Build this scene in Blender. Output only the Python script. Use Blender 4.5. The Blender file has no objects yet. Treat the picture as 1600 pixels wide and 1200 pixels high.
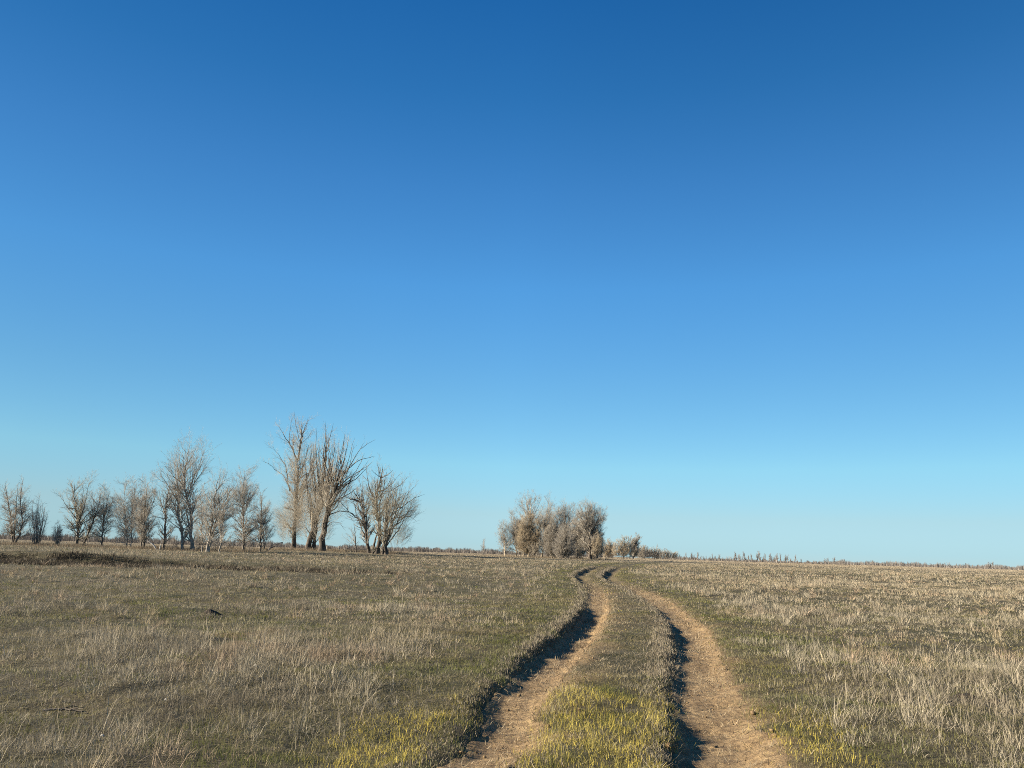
import bpy, math
import numpy as np
from mathutils import Matrix, Vector

# ------------------------------------------------------------------ camera, sky, sun, exposure
sc = bpy.context.scene
COL = sc.collection
EYE = 1.45; FPX = 1208.0
PITCH = math.atan((865 - 600) / FPX); ROLL = math.radians(1.754)
FW = np.array([0, math.cos(PITCH), math.sin(PITCH)])
_u = np.array([0, -math.sin(PITCH), math.cos(PITCH)]); _r = np.array([1.0, 0, 0])
RT = math.cos(ROLL) * _r + math.sin(ROLL) * _u
UP = -math.sin(ROLL) * _r + math.cos(ROLL) * _u
cam = bpy.data.cameras.new('camera'); camo = bpy.data.objects.new('camera', cam); COL.objects.link(camo)
M = Matrix([[RT[i], UP[i], -FW[i], (0, 0, EYE)[i]] for i in range(3)] + [[0, 0, 0, 1]])
camo.matrix_world = M
cam.sensor_fit = 'HORIZONTAL'; cam.sensor_width = 36; cam.lens = 36 * FPX / 1600
cam.clip_start = 0.05; cam.clip_end = 12000
sc.camera = camo

SUN_EL, SUN_AZ = 21.0, -96.0            # degrees; azimuth from the view axis, minus is left
w = bpy.data.worlds.new("World"); sc.world = w; w.use_nodes = True
nt = w.node_tree; bg = nt.nodes['Background']; N = nt.nodes.new; Lk = nt.links.new
sky = N('ShaderNodeTexSky'); sky.sky_type = 'NISHITA'; sky.sun_disc = False
sky.sun_elevation = math.radians(SUN_EL); sky.sun_rotation = math.radians(SUN_AZ)
sky.air_density = 1; sky.dust_density = 0; sky.ozone_density = 6
tc = N('ShaderNodeTexCoord'); sx = N('ShaderNodeSeparateXYZ'); Lk(tc.outputs['Generated'], sx.inputs[0])
def ramp(inp, pts):
    r = N('ShaderNodeValToRGB'); cr = r.color_ramp; cr.interpolation = 'LINEAR'
    while len(cr.elements) > 1: cr.elements.remove(cr.elements[0])
    cr.elements[0].position = pts[0][0]; cr.elements[0].color = (*pts[0][1], 1)
    for p, c in pts[1:]:
        e = cr.elements.new(p); e.color = (*c, 1)
    Lk(inp, r.inputs[0]); return r.outputs[0]
GV = [(0.0, (.68, .96, 1.3)), (.0122, (.70, .97, 1.27)), (.0488, (.955, 1.04, 1.08)), (.1097, (1.10, 1.30, 1.155)), (.2028, (.975, 1.319, 1.24)),
      (.3322, (.796, 1.368, 1.438)), (.4431, (.595, 1.192, 1.357)), (.5417, (.358, 1.019, 1.237)), (.6266, (.235, .893, 1.18)), (1, (.22, .8, 1.1))]
gv = ramp(sx.outputs[2], [(p, tuple(v / 1.45 for v in c)) for p, c in GV])
mx = N('ShaderNodeMath'); mx.operation = 'MULTIPLY_ADD'; Lk(sx.outputs[0], mx.inputs[0]); mx.inputs[1].default_value = .5; mx.inputs[2].default_value = .5
GL = [(-.9, .55), (-.7, .64), (-.52, .73), (-.33, .85), (-.17, .945), (0, 1), (.17, .965), (.33, .905), (.52, .80), (.7, .71), (.9, .62)]
gl = ramp(mx.outputs[0], [(p * .5 + .5, (v,) * 3) for p, v in GL])
def vmul(a, b):
    m = N('ShaderNodeMix'); m.data_type = 'RGBA'; m.blend_type = 'MULTIPLY'; m.inputs[0].default_value = 1
    Lk(a, m.inputs[6]); Lk(b, m.inputs[7]); return m.outputs[2]
Lk(vmul(vmul(sky.outputs[0], gv), gl), bg.inputs[0])
bg.inputs[1].default_value = .087 * .574 * 1.45

sl = bpy.data.lights.new('sun', 'SUN'); so = bpy.data.objects.new('sun', sl); COL.objects.link(so)
sl.energy = 5.0; sl.angle = math.radians(.5); sl.color = (1, .89, .72)
sd = Vector((math.sin(math.radians(SUN_AZ)) * math.cos(math.radians(SUN_EL)), math.cos(math.radians(SUN_AZ)) * math.cos(math.radians(SUN_EL)), math.sin(math.radians(SUN_EL))))
so.rotation_euler = sd.to_track_quat('Z', 'Y').to_euler()
so.location = (-60, -6, 40)
vs = sc.view_settings; vs.view_transform = 'Standard'; vs.look = 'None'; vs.exposure = 1.6; vs.gamma = 1; vs.use_curve_mapping = False
sc.cycles.use_denoising = False; sc.cycles.filter_width = .95; sc.cycles.max_bounces = 4; sc.cycles.diffuse_bounces = 2; sc.cycles.caustics_reflective = False

# ------------------------------------------------------------------ numpy helpers
rng = np.random.default_rng(11); c_ = np.array
def _h(ix, iy, seed):
    n = (ix * 374761393 + iy * 668265263 + seed * 974711) & 0x7fffffff
    n = ((n ^ (n >> 13)) * 1274126177) & 0x7fffffff
    return ((n ^ (n >> 16)) & 0xffff) / 65535.0
def vn(x, y, seed=0):
    xi = np.floor(x).astype(np.int64); yi = np.floor(y).astype(np.int64)
    fx = x - xi; fy = y - yi; fx = fx * fx * (3 - 2 * fx); fy = fy * fy * (3 - 2 * fy)
    a = _h(xi, yi, seed); b = _h(xi + 1, yi, seed); c = _h(xi, yi + 1, seed); d = _h(xi + 1, yi + 1, seed)
    return (a + (b - a) * fx) * (1 - fy) + (c + (d - c) * fx) * fy
def fbm(x, y, scale, seed=0, oc=3):
    s = 0; amp = .5; tot = 0
    for o in range(oc):
        s = s + amp * vn(x / scale + 17.3 * o, y / scale - 9.1 * o, seed + o); tot += amp; amp *= .5; scale *= .5
    return s / tot
def ss(a, b, x):
    t = np.clip((x - a) / (b - a), 0, 1); return t * t * (3 - 2 * t)

def mesh_obj(name, V, Q, mat, parent=None, col=None, smooth=True, loc=None, attrs=None):
    me = bpy.data.meshes.new(name); V = np.ascontiguousarray(V, np.float32); Q = np.ascontiguousarray(Q, np.int32)
    nq, k = Q.shape
    me.vertices.add(len(V)); me.vertices.foreach_set('co', V.ravel())
    me.loops.add(nq * k); me.loops.foreach_set('vertex_index', Q.ravel())
    me.polygons.add(nq); me.polygons.foreach_set('loop_start', np.arange(0, nq * k, k, dtype=np.int32))
    me.polygons.foreach_set('use_smooth', np.full(nq, smooth, bool))
    me.update(calc_edges=True)
    if col is not None:
        a = me.color_attributes.new('Col', 'FLOAT_COLOR', 'POINT')
        c = np.ones((len(V), 4), np.float32); c[:, :3] = col; a.data.foreach_set('color', c.ravel())
    for an, av in (attrs or {}).items():
        a = me.attributes.new(an, 'FLOAT', 'POINT'); a.data.foreach_set('value', np.ascontiguousarray(av, np.float32))
    me.materials.append(mat)
    o = bpy.data.objects.new(name, me); COL.objects.link(o)
    if parent: o.parent = parent
    if loc is not None: o.location = loc
    return o
def tag(o, label=None, cat=None, group=None, kind=None):
    if label: o['label'] = label
    if cat: o['category'] = cat
    if group: o['group'] = group
    if kind: o['kind'] = kind
    return o
def empty(name, loc):
    o = bpy.data.objects.new(name, None); COL.objects.link(o); o.location = loc; o.empty_display_size = .3; return o

# ------------------------------------------------------------------ materials
def mat_base(name):
    m = bpy.data.materials.new(name); m.use_nodes = True
    b = m.node_tree.nodes['Principled BSDF']; b.inputs['Specular IOR Level'].default_value = .2; b.inputs['Roughness'].default_value = .85
    return m, m.node_tree, b
def noise(t, scale, detail=4, rough=.6, vec=None, dist=0):
    n = t.nodes.new('ShaderNodeTexNoise'); n.inputs['Scale'].default_value = scale; n.inputs['Detail'].default_value = detail
    n.inputs['Roughness'].default_value = rough; n.inputs['Distortion'].default_value = dist
    if vec is None: vec = objco(t)
    t.links.new(vec, n.inputs['Vector']); return n.outputs[0]
def objco(t):
    for n in t.nodes:
        if n.bl_idname == 'ShaderNodeTexCoord': return n.outputs['Object']
    return t.nodes.new('ShaderNodeTexCoord').outputs['Object']
def mixc(t, f, a, b):
    m = t.nodes.new('ShaderNodeMix'); m.data_type = 'RGBA'
    for s, v in ((0, f), (6, a), (7, b)):
        if isinstance(v, (int, float)): m.inputs[s].default_value = v
        elif isinstance(v, tuple): m.inputs[s].default_value = (*v, 1)
        else: t.links.new(v, m.inputs[s])
    return m.outputs[2]
def rng_map(t, v, a, b):
    m = t.nodes.new('ShaderNodeMapRange'); m.inputs[1].default_value = a; m.inputs[2].default_value = b; m.interpolation_type = 'SMOOTHSTEP'
    t.links.new(v, m.inputs[0]); return m.outputs[0]
def bump(t, b, h, dist, strength=1.0):
    n = t.nodes.new('ShaderNodeBump'); n.inputs['Distance'].default_value = dist; n.inputs['Strength'].default_value = strength
    t.links.new(h, n.inputs['Height']); t.links.new(n.outputs[0], b.inputs['Normal'])

def dirt_nodes(t):
    a = mixc(t, rng_map(t, noise(t, 1.3, 4), .35, .65), (.27, .181, .09), (.345, .242, .125))
    a = mixc(t, rng_map(t, noise(t, 14, 5, .7), .38, .62), (.165, .11, .058), a)
    a = mixc(t, rng_map(t, noise(t, 4.2, 4, .6), .52, .66), a, (.20, .138, .074))
    return mixc(t, rng_map(t, noise(t, 70, 3, .7), .60, .72), a, (.37, .275, .16))

m_dirt, t, b = mat_base('dirt')
t.links.new(dirt_nodes(t), b.inputs['Base Color'])
bump(t, b, noise(t, 22, 6, .75), .035)
m_ground, t, b = mat_base('steppe_soil')
soil = mixc(t, rng_map(t, noise(t, .35, 5, .65), .42, .62), (.056, .053, .021), (.095, .075, .042))
soil = mixc(t, rng_map(t, noise(t, 9, 5, .7), .45, .6), soil, (.115, .096, .056))
soil = mixc(t, rng_map(t, noise(t, 28, 4, .7), .50, .66), soil, (.036, .03, .016))
soil = mixc(t, rng_map(t, noise(t, 1.1, 4, .6), .60, .70), soil, (.04, .04, .016))
at = t.nodes.new('ShaderNodeAttribute'); at.attribute_name = 'dirt'
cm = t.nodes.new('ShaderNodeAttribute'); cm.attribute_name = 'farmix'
soil = mixc(t, cm.outputs['Fac'], soil, mixc(t, rng_map(t, noise(t, .06, 4, .6), .35, .65), (.21, .16, .10), (.265, .205, .13)))  # far ground brightened in colour, standing for low sun caught by upright grass
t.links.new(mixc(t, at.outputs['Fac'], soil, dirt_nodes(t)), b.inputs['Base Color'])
bump(t, b, noise(t, 24, 6, .75), .06)

def grass_mat(name, transl=.0):
    m, t, b = mat_base(name); b.inputs['Specular IOR Level'].default_value = .12
    at = t.nodes.new('ShaderNodeAttribute'); at.attribute_name = 'Col'
    t.links.new(at.outputs['Color'], b.inputs['Base Color'])
    if transl:
        tr = t.nodes.new('ShaderNodeBsdfTranslucent'); t.links.new(at.outputs['Color'], tr.inputs[0])
        mx = t.nodes.new('ShaderNodeMixShader'); mx.inputs[0].default_value = transl
        t.links.new(b.outputs[0], mx.inputs[1]); t.links.new(tr.outputs[0], mx.inputs[2])
        t.links.new(mx.outputs[0], t.nodes['Material Output'].inputs[0])
    return m
m_dry = grass_mat('dry_stems', .15); m_green = grass_mat('green_blades', .35)
def bark(name, c1, c2, scale=2.0):
    m, t, b = mat_base(name)
    t.links.new(mixc(t, rng_map(t, noise(t, scale, 4, .7), .35, .65), c1, c2), b.inputs['Base Color'])
    return m
BK = dict(black=bark('black_bark', (.042, .034, .027), (.115, .095, .076)), dark=bark('dark_bark', (.075, .061, .048), (.19, .158, .127)), grey=bark('grey_bark', (.18, .155, .128), (.34, .30, .25)),
          pale=bark('pale_bark', (.34, .31, .265), (.50, .455, .395)), tan=bark('tan_bark', (.35, .285, .20), (.48, .402, .288)),
          twig=bark('grey_twigs', (.275, .245, .20), (.395, .355, .298)), wtwig=bark('willow_twigs', (.33, .288, .222), (.46, .405, .318)),
          red=bark('reddish_twigs', (.32, .25, .21), (.46, .37, .31)), olive=bark('olive_twigs', (.265, .235, .176), (.38, .342, .264)),
          line=bark('skyline_twigs', (.18, .16, .142), (.27, .243, .216)), far=bark('distant_twigs', (.28, .25, .22), (.40, .36, .312)), wood=bark('weathered_wood', (.25, .21, .17), (.45, .4, .33), 6))

# ------------------------------------------------------------------ the lie of the land
_ky = np.array([-40, -10, 0, 5.6, 7, 8.3, 9.9, 12.2, 16.1, 19.8, 23.5, 28.7, 33.7, 41.2, 49.7, 59.3, 71.4, 90, 130, 220])
_kx = np.array([-7, -1.9, -.25, .68, .9, 1.13, 1.45, 1.92, 2.67, 3.19, 3.57, 3.97, 4.08, 4.53, 5.75, 7.41, 9.72, 14, 27, 70])
_gy = np.arange(-40, 220, .25); _gx = np.interp(_gy, _ky, _kx)
_k = np.exp(-np.linspace(-2, 2, 13) ** 2); _k /= _k.sum(); _gx[6:-6] = np.convolve(_gx, _k, 'valid')
_gs = np.gradient(_gx, _gy)
def I(y, ks, vs): return np.interp(y, ks, vs)
def track(x, y):
    xc = np.interp(y, _gy, _gx); sl = np.interp(y, _gy, _gs)
    return (x - xc) / np.sqrt(1 + sl * sl)
def half(y): return I(y, [5, 8, 10, 16, 20, 24, 29, 34, 41, 50, 60, 120], [.83, .88, .92, .95, .9, .83, .75, .66, .72, .76, .82, .85])
def depth(y, side):
    if side < 0: return I(y, [0, 6, 8, 10, 12, 18, 23, 30, 34, 38, 48, 60, 75, 95], [.08, .09, .085, .10, .145, .185, .10, .05, .07, .17, .17, .12, .05, 0])
    return I(y, [0, 5, 12, 16, 22, 30, 36, 40, 48, 60, 75, 95], [.09, .105, .13, .115, .07, .04, .08, .17, .16, .1, .05, 0])
def rut_u(x, y, side):
    t = track(x, y)
    e = (vn(y * .9, y * 0 + side * 3.3, 5) - .5) * .10 + (vn(x * 2.6, y * 2.6, 8) - .5) * .09 + (vn(x * 7, y * 7, 9) - .5) * .07
    return t - side * half(y) + e + (side < 0) * -.09 * (1 - ss(6.5, 10.5, y)) * (1 - ss(-.1, .25, t - side * half(y)))
def rut(x, y):
    d = 0; mk = 0
    for s in (-1, 1):
        u = rut_u(x, y, s)
        prof = ss(-.46, -.19, u) * (1 - ss(.08, .6 if s > 0 else .48, u)) * ((.6 if s < 0 else .9) + (.6 if s < 0 else .35) * ss(.2, .7, vn(y * .75, y * 0 + s * 7, 15)))
        d = d + depth(y, s) * prof
        mk = np.maximum(mk, ss(-.36, -.24, u) * (1 - ss(.2, (.54 + .16 * (1 - ss(6, 10, y))) if s > 0 else .40, u)))
    return d, mk
def land(x, y):
    z = .9 * np.tanh(.0133 * y)
    z = z + .35 * np.exp(-((x + 26) / 15) ** 2 - ((y - 117) / 17) ** 2)
    yc = 37.0 + 1.6 * (fbm(x, y * 0, 9, 31) - .5) * 2 + .03 * (x + 20) - 1.2 * np.sin(x * .09)
    amp = .13 * (1 - ss(-9, -3, x)) + .30 * (1 - ss(-19, -12.5, x))
    v = y - yc
    z = z + amp * ss(-.45, .45, v) * np.exp(-np.clip(v, 0, None) / 14) - .14 * amp / .5 * np.exp(-((v + 2) / 2.2) ** 2)
    r = np.hypot(x, y); near = 1 - ss(30, 110, r)
    z = z + (fbm(x, y, 11, 41) - .5) * .16 * ss(1, 4, np.abs(track(x, y))) * (1 - .6 * ss(60, 200, r))
    z = z + ((fbm(x, y, 1.7, 51) - .5) * .12 + (fbm(x, y, .45, 61, 2) - .5) * .075 * ss(.2, .9, np.abs(np.abs(track(x, y)) - .88) + .15)) * near
    return z
def ground_z(x, y):
    d, mk = rut(x, y)
    return land(x, y) * 1.0 - d, mk
def P(px, py, d):
    """the point seen at photo pixel px, py whose distance along the view axis' ground line is d"""
    v = FW + (px - 800) / FPX * RT + (600 - py) / FPX * UP
    return np.array([0, 0, EYE]) + v * (d / v[1])
def ground_hit(px, py):
    v = FW + (px - 800) / FPX * RT + (600 - py) / FPX * UP
    ts = np.geomspace(3, 400, 6000); pts = np.array([0, 0, EYE]) + ts[:, None] * v
    z, _ = ground_z(pts[:, 0], pts[:, 1]); i = np.argmax(pts[:, 2] < z)
    return np.array([pts[i, 0], pts[i, 1], z[i]])

# ------------------------------------------------------------------ ground sheet (polar, finest in front)
az = np.radians(np.concatenate([np.arange(-180, -52, 4.0), np.arange(-52, 52, .26), np.arange(52, 180, 4.0)]))
rr = np.concatenate([[.02], np.geomspace(.6, 120, 560), np.geomspace(122, 9000, 90)])
A, R_ = np.meshgrid(az, rr); gx = np.sin(A) * R_; gy = np.cos(A) * R_
gz, mk = ground_z(gx.ravel(), gy.ravel())
gxr, gyr = gx.ravel(), gy.ravel()
gz = gz - .03 * ss(.45, .9, mk) * (1 - ss(24, 33, gyr))
na, nr = len(az), len(rr)
i0 = (np.arange(nr - 1)[:, None] * na + np.arange(na)[None, :]); i1 = (np.arange(nr - 1)[:, None] * na + (np.arange(na)[None, :] + 1) % na)
Q = np.stack([i0, i1, i1 + na, i0 + na], -1).reshape(-1, 4)
dirt = np.clip(mk * 1.0 + .0, 0, 1)
spread = 0
for s in (-1, 1):
    u = rut_u(gxr, gyr, s)
    spread = np.maximum(spread, ss(-.45, -.3, u) * (1 - ss(.3, 1.0, u)) * ss(.35, .65, fbm(gxr, gyr, .5, 71)))
dirt = np.maximum(dirt, spread * .85) * (1 - .72 * ss(24, 34, gyr)) * (1 - ss(60, 80, gyr))
patch = np.exp(-(((gxr + 3.8) / .6) ** 2 + ((gyr - 11.7) / .9) ** 2)) * ss(.4, .6, fbm(gxr, gyr, .6, 73))
dirt = np.maximum(dirt, patch * .9)
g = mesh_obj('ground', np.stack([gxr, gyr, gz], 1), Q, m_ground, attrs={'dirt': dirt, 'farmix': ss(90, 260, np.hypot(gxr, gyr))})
tag(g, kind='structure')

# ------------------------------------------------------------------ the two worn wheel ruts
VV, QQ = [], []; off = 0
ys = np.concatenate([np.arange(-3, 20, .07), np.arange(20, 34, .15)])
us = np.linspace(-.5, .75, 30)
for s in (-1, 1):
    YY, UU = np.meshgrid(ys, us, indexing='ij')
    xc = np.interp(YY, _gy, _gx); slp = np.interp(YY, _gy, _gs)
    tt = UU + s * half(YY); cs = 1 / np.sqrt(1 + slp * slp)
    X = xc + tt * cs; Y = YY - tt * slp * cs
    x, y = X.ravel(), Y.ravel(); z, mk = ground_z(x, y)
    z = z + .014 + (fbm(x * .3, y, .10, 85, 3) - .5) * .035 - .05 * (1 - ss(.05, .6, mk)) - .08 * ss(24, 33, y) + (fbm(x, y, .22, 81) - .5) * .035 + (fbm(x, y, .07, 83, 2) - .5) * .014
    VV.append(np.stack([x, y, z], 1)); n, m = X.shape
    a = (np.arange(n - 1)[:, None] * m + np.arange(m - 1)[None, :]) + off
    QQ.append(np.stack([a, a + 1, a + m + 1, a + m], -1).reshape(-1, 4)); off += n * m
# clods lying on the ruts, one surface with them
oc = np.array([[1, 0, 0], [0, 1, 0], [-1, 0, 0], [0, -1, 0], [0, 0, 1], [0, 0, -.6], [.7, .7, .45], [-.7, .7, .5], [-.7, -.7, .4], [.7, -.7, .5]]) * c_([.5, .5, .42])
of = np.array([[0, 6, 4, 9], [1, 7, 4, 6], [2, 8, 4, 7], [3, 9, 4, 8], [0, 5, 1, 6], [1, 5, 2, 7], [2, 5, 3, 8], [3, 5, 0, 9]])
n = 260; y = 3.6 + 24 * rng.random(n) ** 1.6; sd_ = rng.choice([-1, 1], n); u = rng.choice([-.2, .15, .4], n, p=[.4, .25, .35]) + rng.normal(0, .13, n); t = sd_ * half(y) + u
xc = np.interp(y, _gy, _gx); slp = np.interp(y, _gy, _gs); cs = 1 / np.sqrt(1 + slp * slp); x = xc + t * cs; y = y - t * slp * cs; z, mk = ground_z(x, y)
sz = rng.gamma(1.6, .008, n) + .006
V = z[:, None, None] * c_([0, 0, 1.]) + np.stack([x, y, 0 * y + .012], 1)[:, None] + oc[None] * sz[:, None, None] * rng.uniform(.65, 1.35, (n, 10, 3)) * 1.4
VV.append(V.reshape(-1, 3)); QQ.append((np.arange(n)[:, None, None] * 10 + of[None]).reshape(-1, 4) + off)
tag(mesh_obj('dirt_track', np.concatenate(VV), np.concatenate(QQ), m_dirt), kind='structure')

# ------------------------------------------------------------------ grass
def stems(base, h, azm, lean, bend, wd, col):
    n = len(base)
    d = np.stack([np.sin(lean) * np.cos(azm), np.sin(lean) * np.sin(azm), np.cos(lean)], 1)
    l2 = np.clip(lean + bend, 0, 1.75)
    d2 = np.stack([np.sin(l2) * np.cos(azm), np.sin(l2) * np.sin(azm), np.cos(l2)], 1)
    p0 = base; p1 = p0 + d * h[:, None] * .55; p2 = p1 + d2 * h[:, None] * .45
    wa = rng.uniform(0, np.pi, n); wv = np.stack([np.cos(wa), np.sin(wa), 0 * wa], 1) * wd[:, None] * .5
    V = np.stack([p0 - wv, p0 + wv, p1 - wv * .8, p1 + wv * .8, p2 - wv * .25, p2 + wv * .25], 1).reshape(-1, 3)
    b = np.arange(n)[:, None] * 6
    Q = np.concatenate([b + np.array([0, 1, 3, 2]), b + np.array([2, 3, 5, 4])], 0)
    return V, Q, np.repeat(col, 6, 0)
def scatter(r0, r1, dens, a=46):
    A = math.radians(a); n = int(dens * A * (r1 * r1 - r0 * r0))
    r = np.sqrt(rng.uniform(r0 * r0, r1 * r1, n)); th = rng.uniform(-A, A, n)
    return r * np.sin(th), r * np.cos(th)
class Bag:
    def __init__(s): s.V, s.Q, s.C, s.n = [], [], [], 0
    def add(s, V, Q, C): s.V.append(V); s.Q.append(Q + s.n); s.C.append(C); s.n += len(V)
    def build(s, name, mat, label, cat):
        o = mesh_obj(name, np.concatenate(s.V), np.concatenate(s.Q), mat, col=np.concatenate(s.C), smooth=False)
        tag(o, label, cat, kind='stuff')
def lerp(a, b, f): return a + (b - a) * f[:, None]

GREY, STRAW, PINK, DARK, OLIVE, GREEN, YEL = c_([.37, .32, .232]), c_([.40, .322, .205]), c_([.35, .262, .178]), c_([.12, .096, .068]), c_([.19, .165, .062]), c_([.122, .13, .038]), c_([.55, .44, .09])

def keep_field(x, y):
    """how thick the tall dry growth stands: none on the ruts, little on the verges, patchy in the field"""
    t = track(x, y); _, mk = rut(x, y); mk = mk * (1 - .6 * ss(25, 34, y)); r = np.hypot(x, y)
    far = ss(25, 60, r)
    k = ss(1.3, 3.4, np.abs(t) + (fbm(x, y, 1.4, 101) - .5) * 1.8)
    k = np.where(np.abs(t) < .62, .16, k)
    pat = ss(.40, .58, fbm(x, y, 9, 109, 2) * .42 + fbm(x, y, 3.2, 111) * .36 + fbm(x, y, .8, 113) * .22)
    pat = pat + (1 - pat) * (.13 + .7 * far)
    return np.clip(k * (1 - mk), 0, 1) * pat * (1 - .93 * mk) * (1 - .85 * np.exp(-(((x + 3.8) / .6) ** 2 + ((y - 11.7) / .9) ** 2)))
dry = Bag()
for r0, r1, dens, ns, wd, hs in ((3.2, 8, 150, 15, .0023, 1.0), (8, 14, 110, 15, .0030, 1.05), (14, 25, 52, 14, .0046, 1.05), (25, 50, 17, 14, .008, .95), (50, 110, 4.4, 13, .017, .8), (110, 260, .6, 13, .045, .7), (260, 700, .09, 12, .11, .8)):
    x, y = scatter(r0, r1, dens)
    big = r0 < 25
    kp = rng.random(len(x)) < keep_field(x, y) * (.42 if big else 1); x, y = x[kp], y[kp]
    ns = int(ns * 2.2) if big else ns
    tall = fbm(x, y, 2.2, 121)
    hh = (.052 + .115 * ss(.38, .7, tall)) * hs * rng.uniform(.6, 1.25, len(x)) * (1 + .7 * (rng.random(len(x)) < .07))
    hh = np.where(np.abs(track(x, y)) < 1.5, hh * .4, hh)
    tint = fbm(x, y, 4.5, 131); tint2 = fbm(x, y, 1.1, 141)
    cc = lerp(GREY, STRAW, np.clip(ss(.48, .78, tint) * .45 + (.2 if r0 >= 25 else 0), 0, 1)); cc = lerp(cc, PINK[None], ss(.58, .72, tint2) * .8) ; cc = lerp(cc, DARK[None], ss(.60, .72, 1 - tint2) * .55)
    n = len(x); idx = np.repeat(np.arange(n), ns); N_ = len(idx)
    sp = np.maximum(.05 * hs, wd * 3) * (1 + r0 / 40)
    spn = sp * (rng.uniform(.5, 1.7, n)[idx] if big else 1.0)
    ox_, oy_ = rng.normal(0, 1, N_) * spn, rng.normal(0, 1, N_) * spn
    bx = x[idx] + ox_; by = y[idx] + oy_
    bz, _ = ground_z(bx, by)
    out_ = np.hypot(ox_, oy_) / (2 * sp)
    flat = rng.random(N_) < .22
    ln = np.where(flat, rng.uniform(.9, 1.5, N_), np.abs(rng.normal(.2, .45, N_)))
    sh = hh[idx] * rng.uniform(.35, 1.3, N_) * (np.clip(1.15 - .5 * out_, .35, 1.15) if big else 1)
    lift = np.where(rng.random(N_) < .42, rng.uniform(.1, .5, N_), 0) * sh
    cv = cc[idx] * rng.uniform(.55, 1.18, (N_, 1))
    dry.add(*stems(np.stack([bx, by, bz + lift - .01], 1), sh, np.where(rng.random(N_) < .6, np.arctan2(oy_, ox_), rng.uniform(0, 6.283, N_)), ln + .35 * out_, rng.normal(.12, .6, N_), wd * rng.uniform(.6, 1.5, N_), cv))
for r0, r1, dn, wd in ((3.2, 8, 620, .0034), (8, 14, 330, .0048), (14, 25, 150, .0075), (25, 50, 42, .013), (50, 100, 9, .028)):      # matted dead stalks lying on the soil
    x, y = scatter(r0, r1, dn); _, mk = rut(x, y); kp = rng.random(len(x)) < (1 - mk) * ss(.34, .62, fbm(x, y, 1.3, 211)) ; x, y = x[kp], y[kp]; n = len(x); z, _ = ground_z(x, y)
    cc = lerp(np.repeat(GREY[None] * .62, n, 0), (OLIVE * .9)[None], ss(.35, .6, fbm(x, y, 1.1, 221))) * rng.uniform(.4, 1.2, (n, 1))
    dry.add(*stems(np.stack([x, y, z + .006], 1), rng.uniform(.04, .13, n) * (1 + r0 / 60), rng.uniform(0, 6.283, n), rng.uniform(1.1, 1.5, n), rng.normal(0, .25, n), wd * rng.uniform(.6, 1.4, n), cc))
n = 15000; y = 3.5 + 30 * rng.random(n) ** 1.5; sd_ = rng.choice([-1, 1], n); t = sd_ * half(y) + rng.normal(.12, .3, n)
xc = np.interp(y, _gy, _gx); slp = np.interp(y, _gy, _gs); cs = 1 / np.sqrt(1 + slp * slp); x = xc + t * cs; y = y - t * slp * cs
z, _ = ground_z(x, y)
dry.add(*stems(np.stack([x, y, z + .018], 1), rng.uniform(.02, .07, n), rng.uniform(0, 6.28, n), rng.uniform(.5, 1.6, n), rng.normal(0, .3, n), (.003 + .0004 * y) * rng.uniform(.6, 1.4, n), lerp(np.repeat(DARK[None] * 1.1, n, 0), (STRAW * .8)[None], rng.random(n))))

# standing tufts: tall fine stalks growing from one root, scattered in patches
for r0, r1, dn, ns, wd in ((3.4, 9, 1.5, 60, .003), (9, 18, 1.3, 52, .0045), (18, 40, .75, 40, .008), (40, 80, .35, 26, .016)):
    x, y = scatter(r0, r1, dn); t = track(x, y)
    kp = rng.random(len(x)) < ss(1.6, 3.2, np.abs(t)) * ss(.38, .62, fbm(x, y, 2.4, 231)); x, y = x[kp], y[kp]; n = len(x)
    size = rng.uniform(.55, 1.15, n); kind = rng.random(n)
    cc = np.where((kind < .3)[:, None], PINK[None], np.where((kind < .75)[:, None], GREY[None], STRAW[None])) * rng.uniform(.8, 1.2, (n, 1))
    idx = np.repeat(np.arange(n), ns); N_ = len(idx)
    a_ = rng.uniform(0, 6.283, N_); ra_ = np.sqrt(rng.random(N_)) * .10 * size[idx]
    bx = x[idx] + np.cos(a_) * ra_; by = y[idx] + np.sin(a_) * ra_; bz, _ = ground_z(bx, by)
    sh = .21 * size[idx] * rng.uniform(.3, 1.1, N_)
    lf = np.where(rng.random(N_) < .4, rng.uniform(.2, .6, N_), 0) * sh
    dry.add(*stems(np.stack([bx, by, bz + lf - .01], 1), sh, a_ + rng.normal(0, .5, N_), .1 + 4.2 * ra_ * rng.uniform(.3, 1.3, N_) + np.where(lf > 0, .45, 0), rng.normal(.1, .45, N_), wd * rng.uniform(.6, 1.4, N_), cc[idx] * rng.uniform(.55, 1.2, (N_, 1))))
dry.build('dry_grass', m_dry, 'dry grey brown grass covering the steppe on both sides of the track', 'grass')
grn = Bag()
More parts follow.
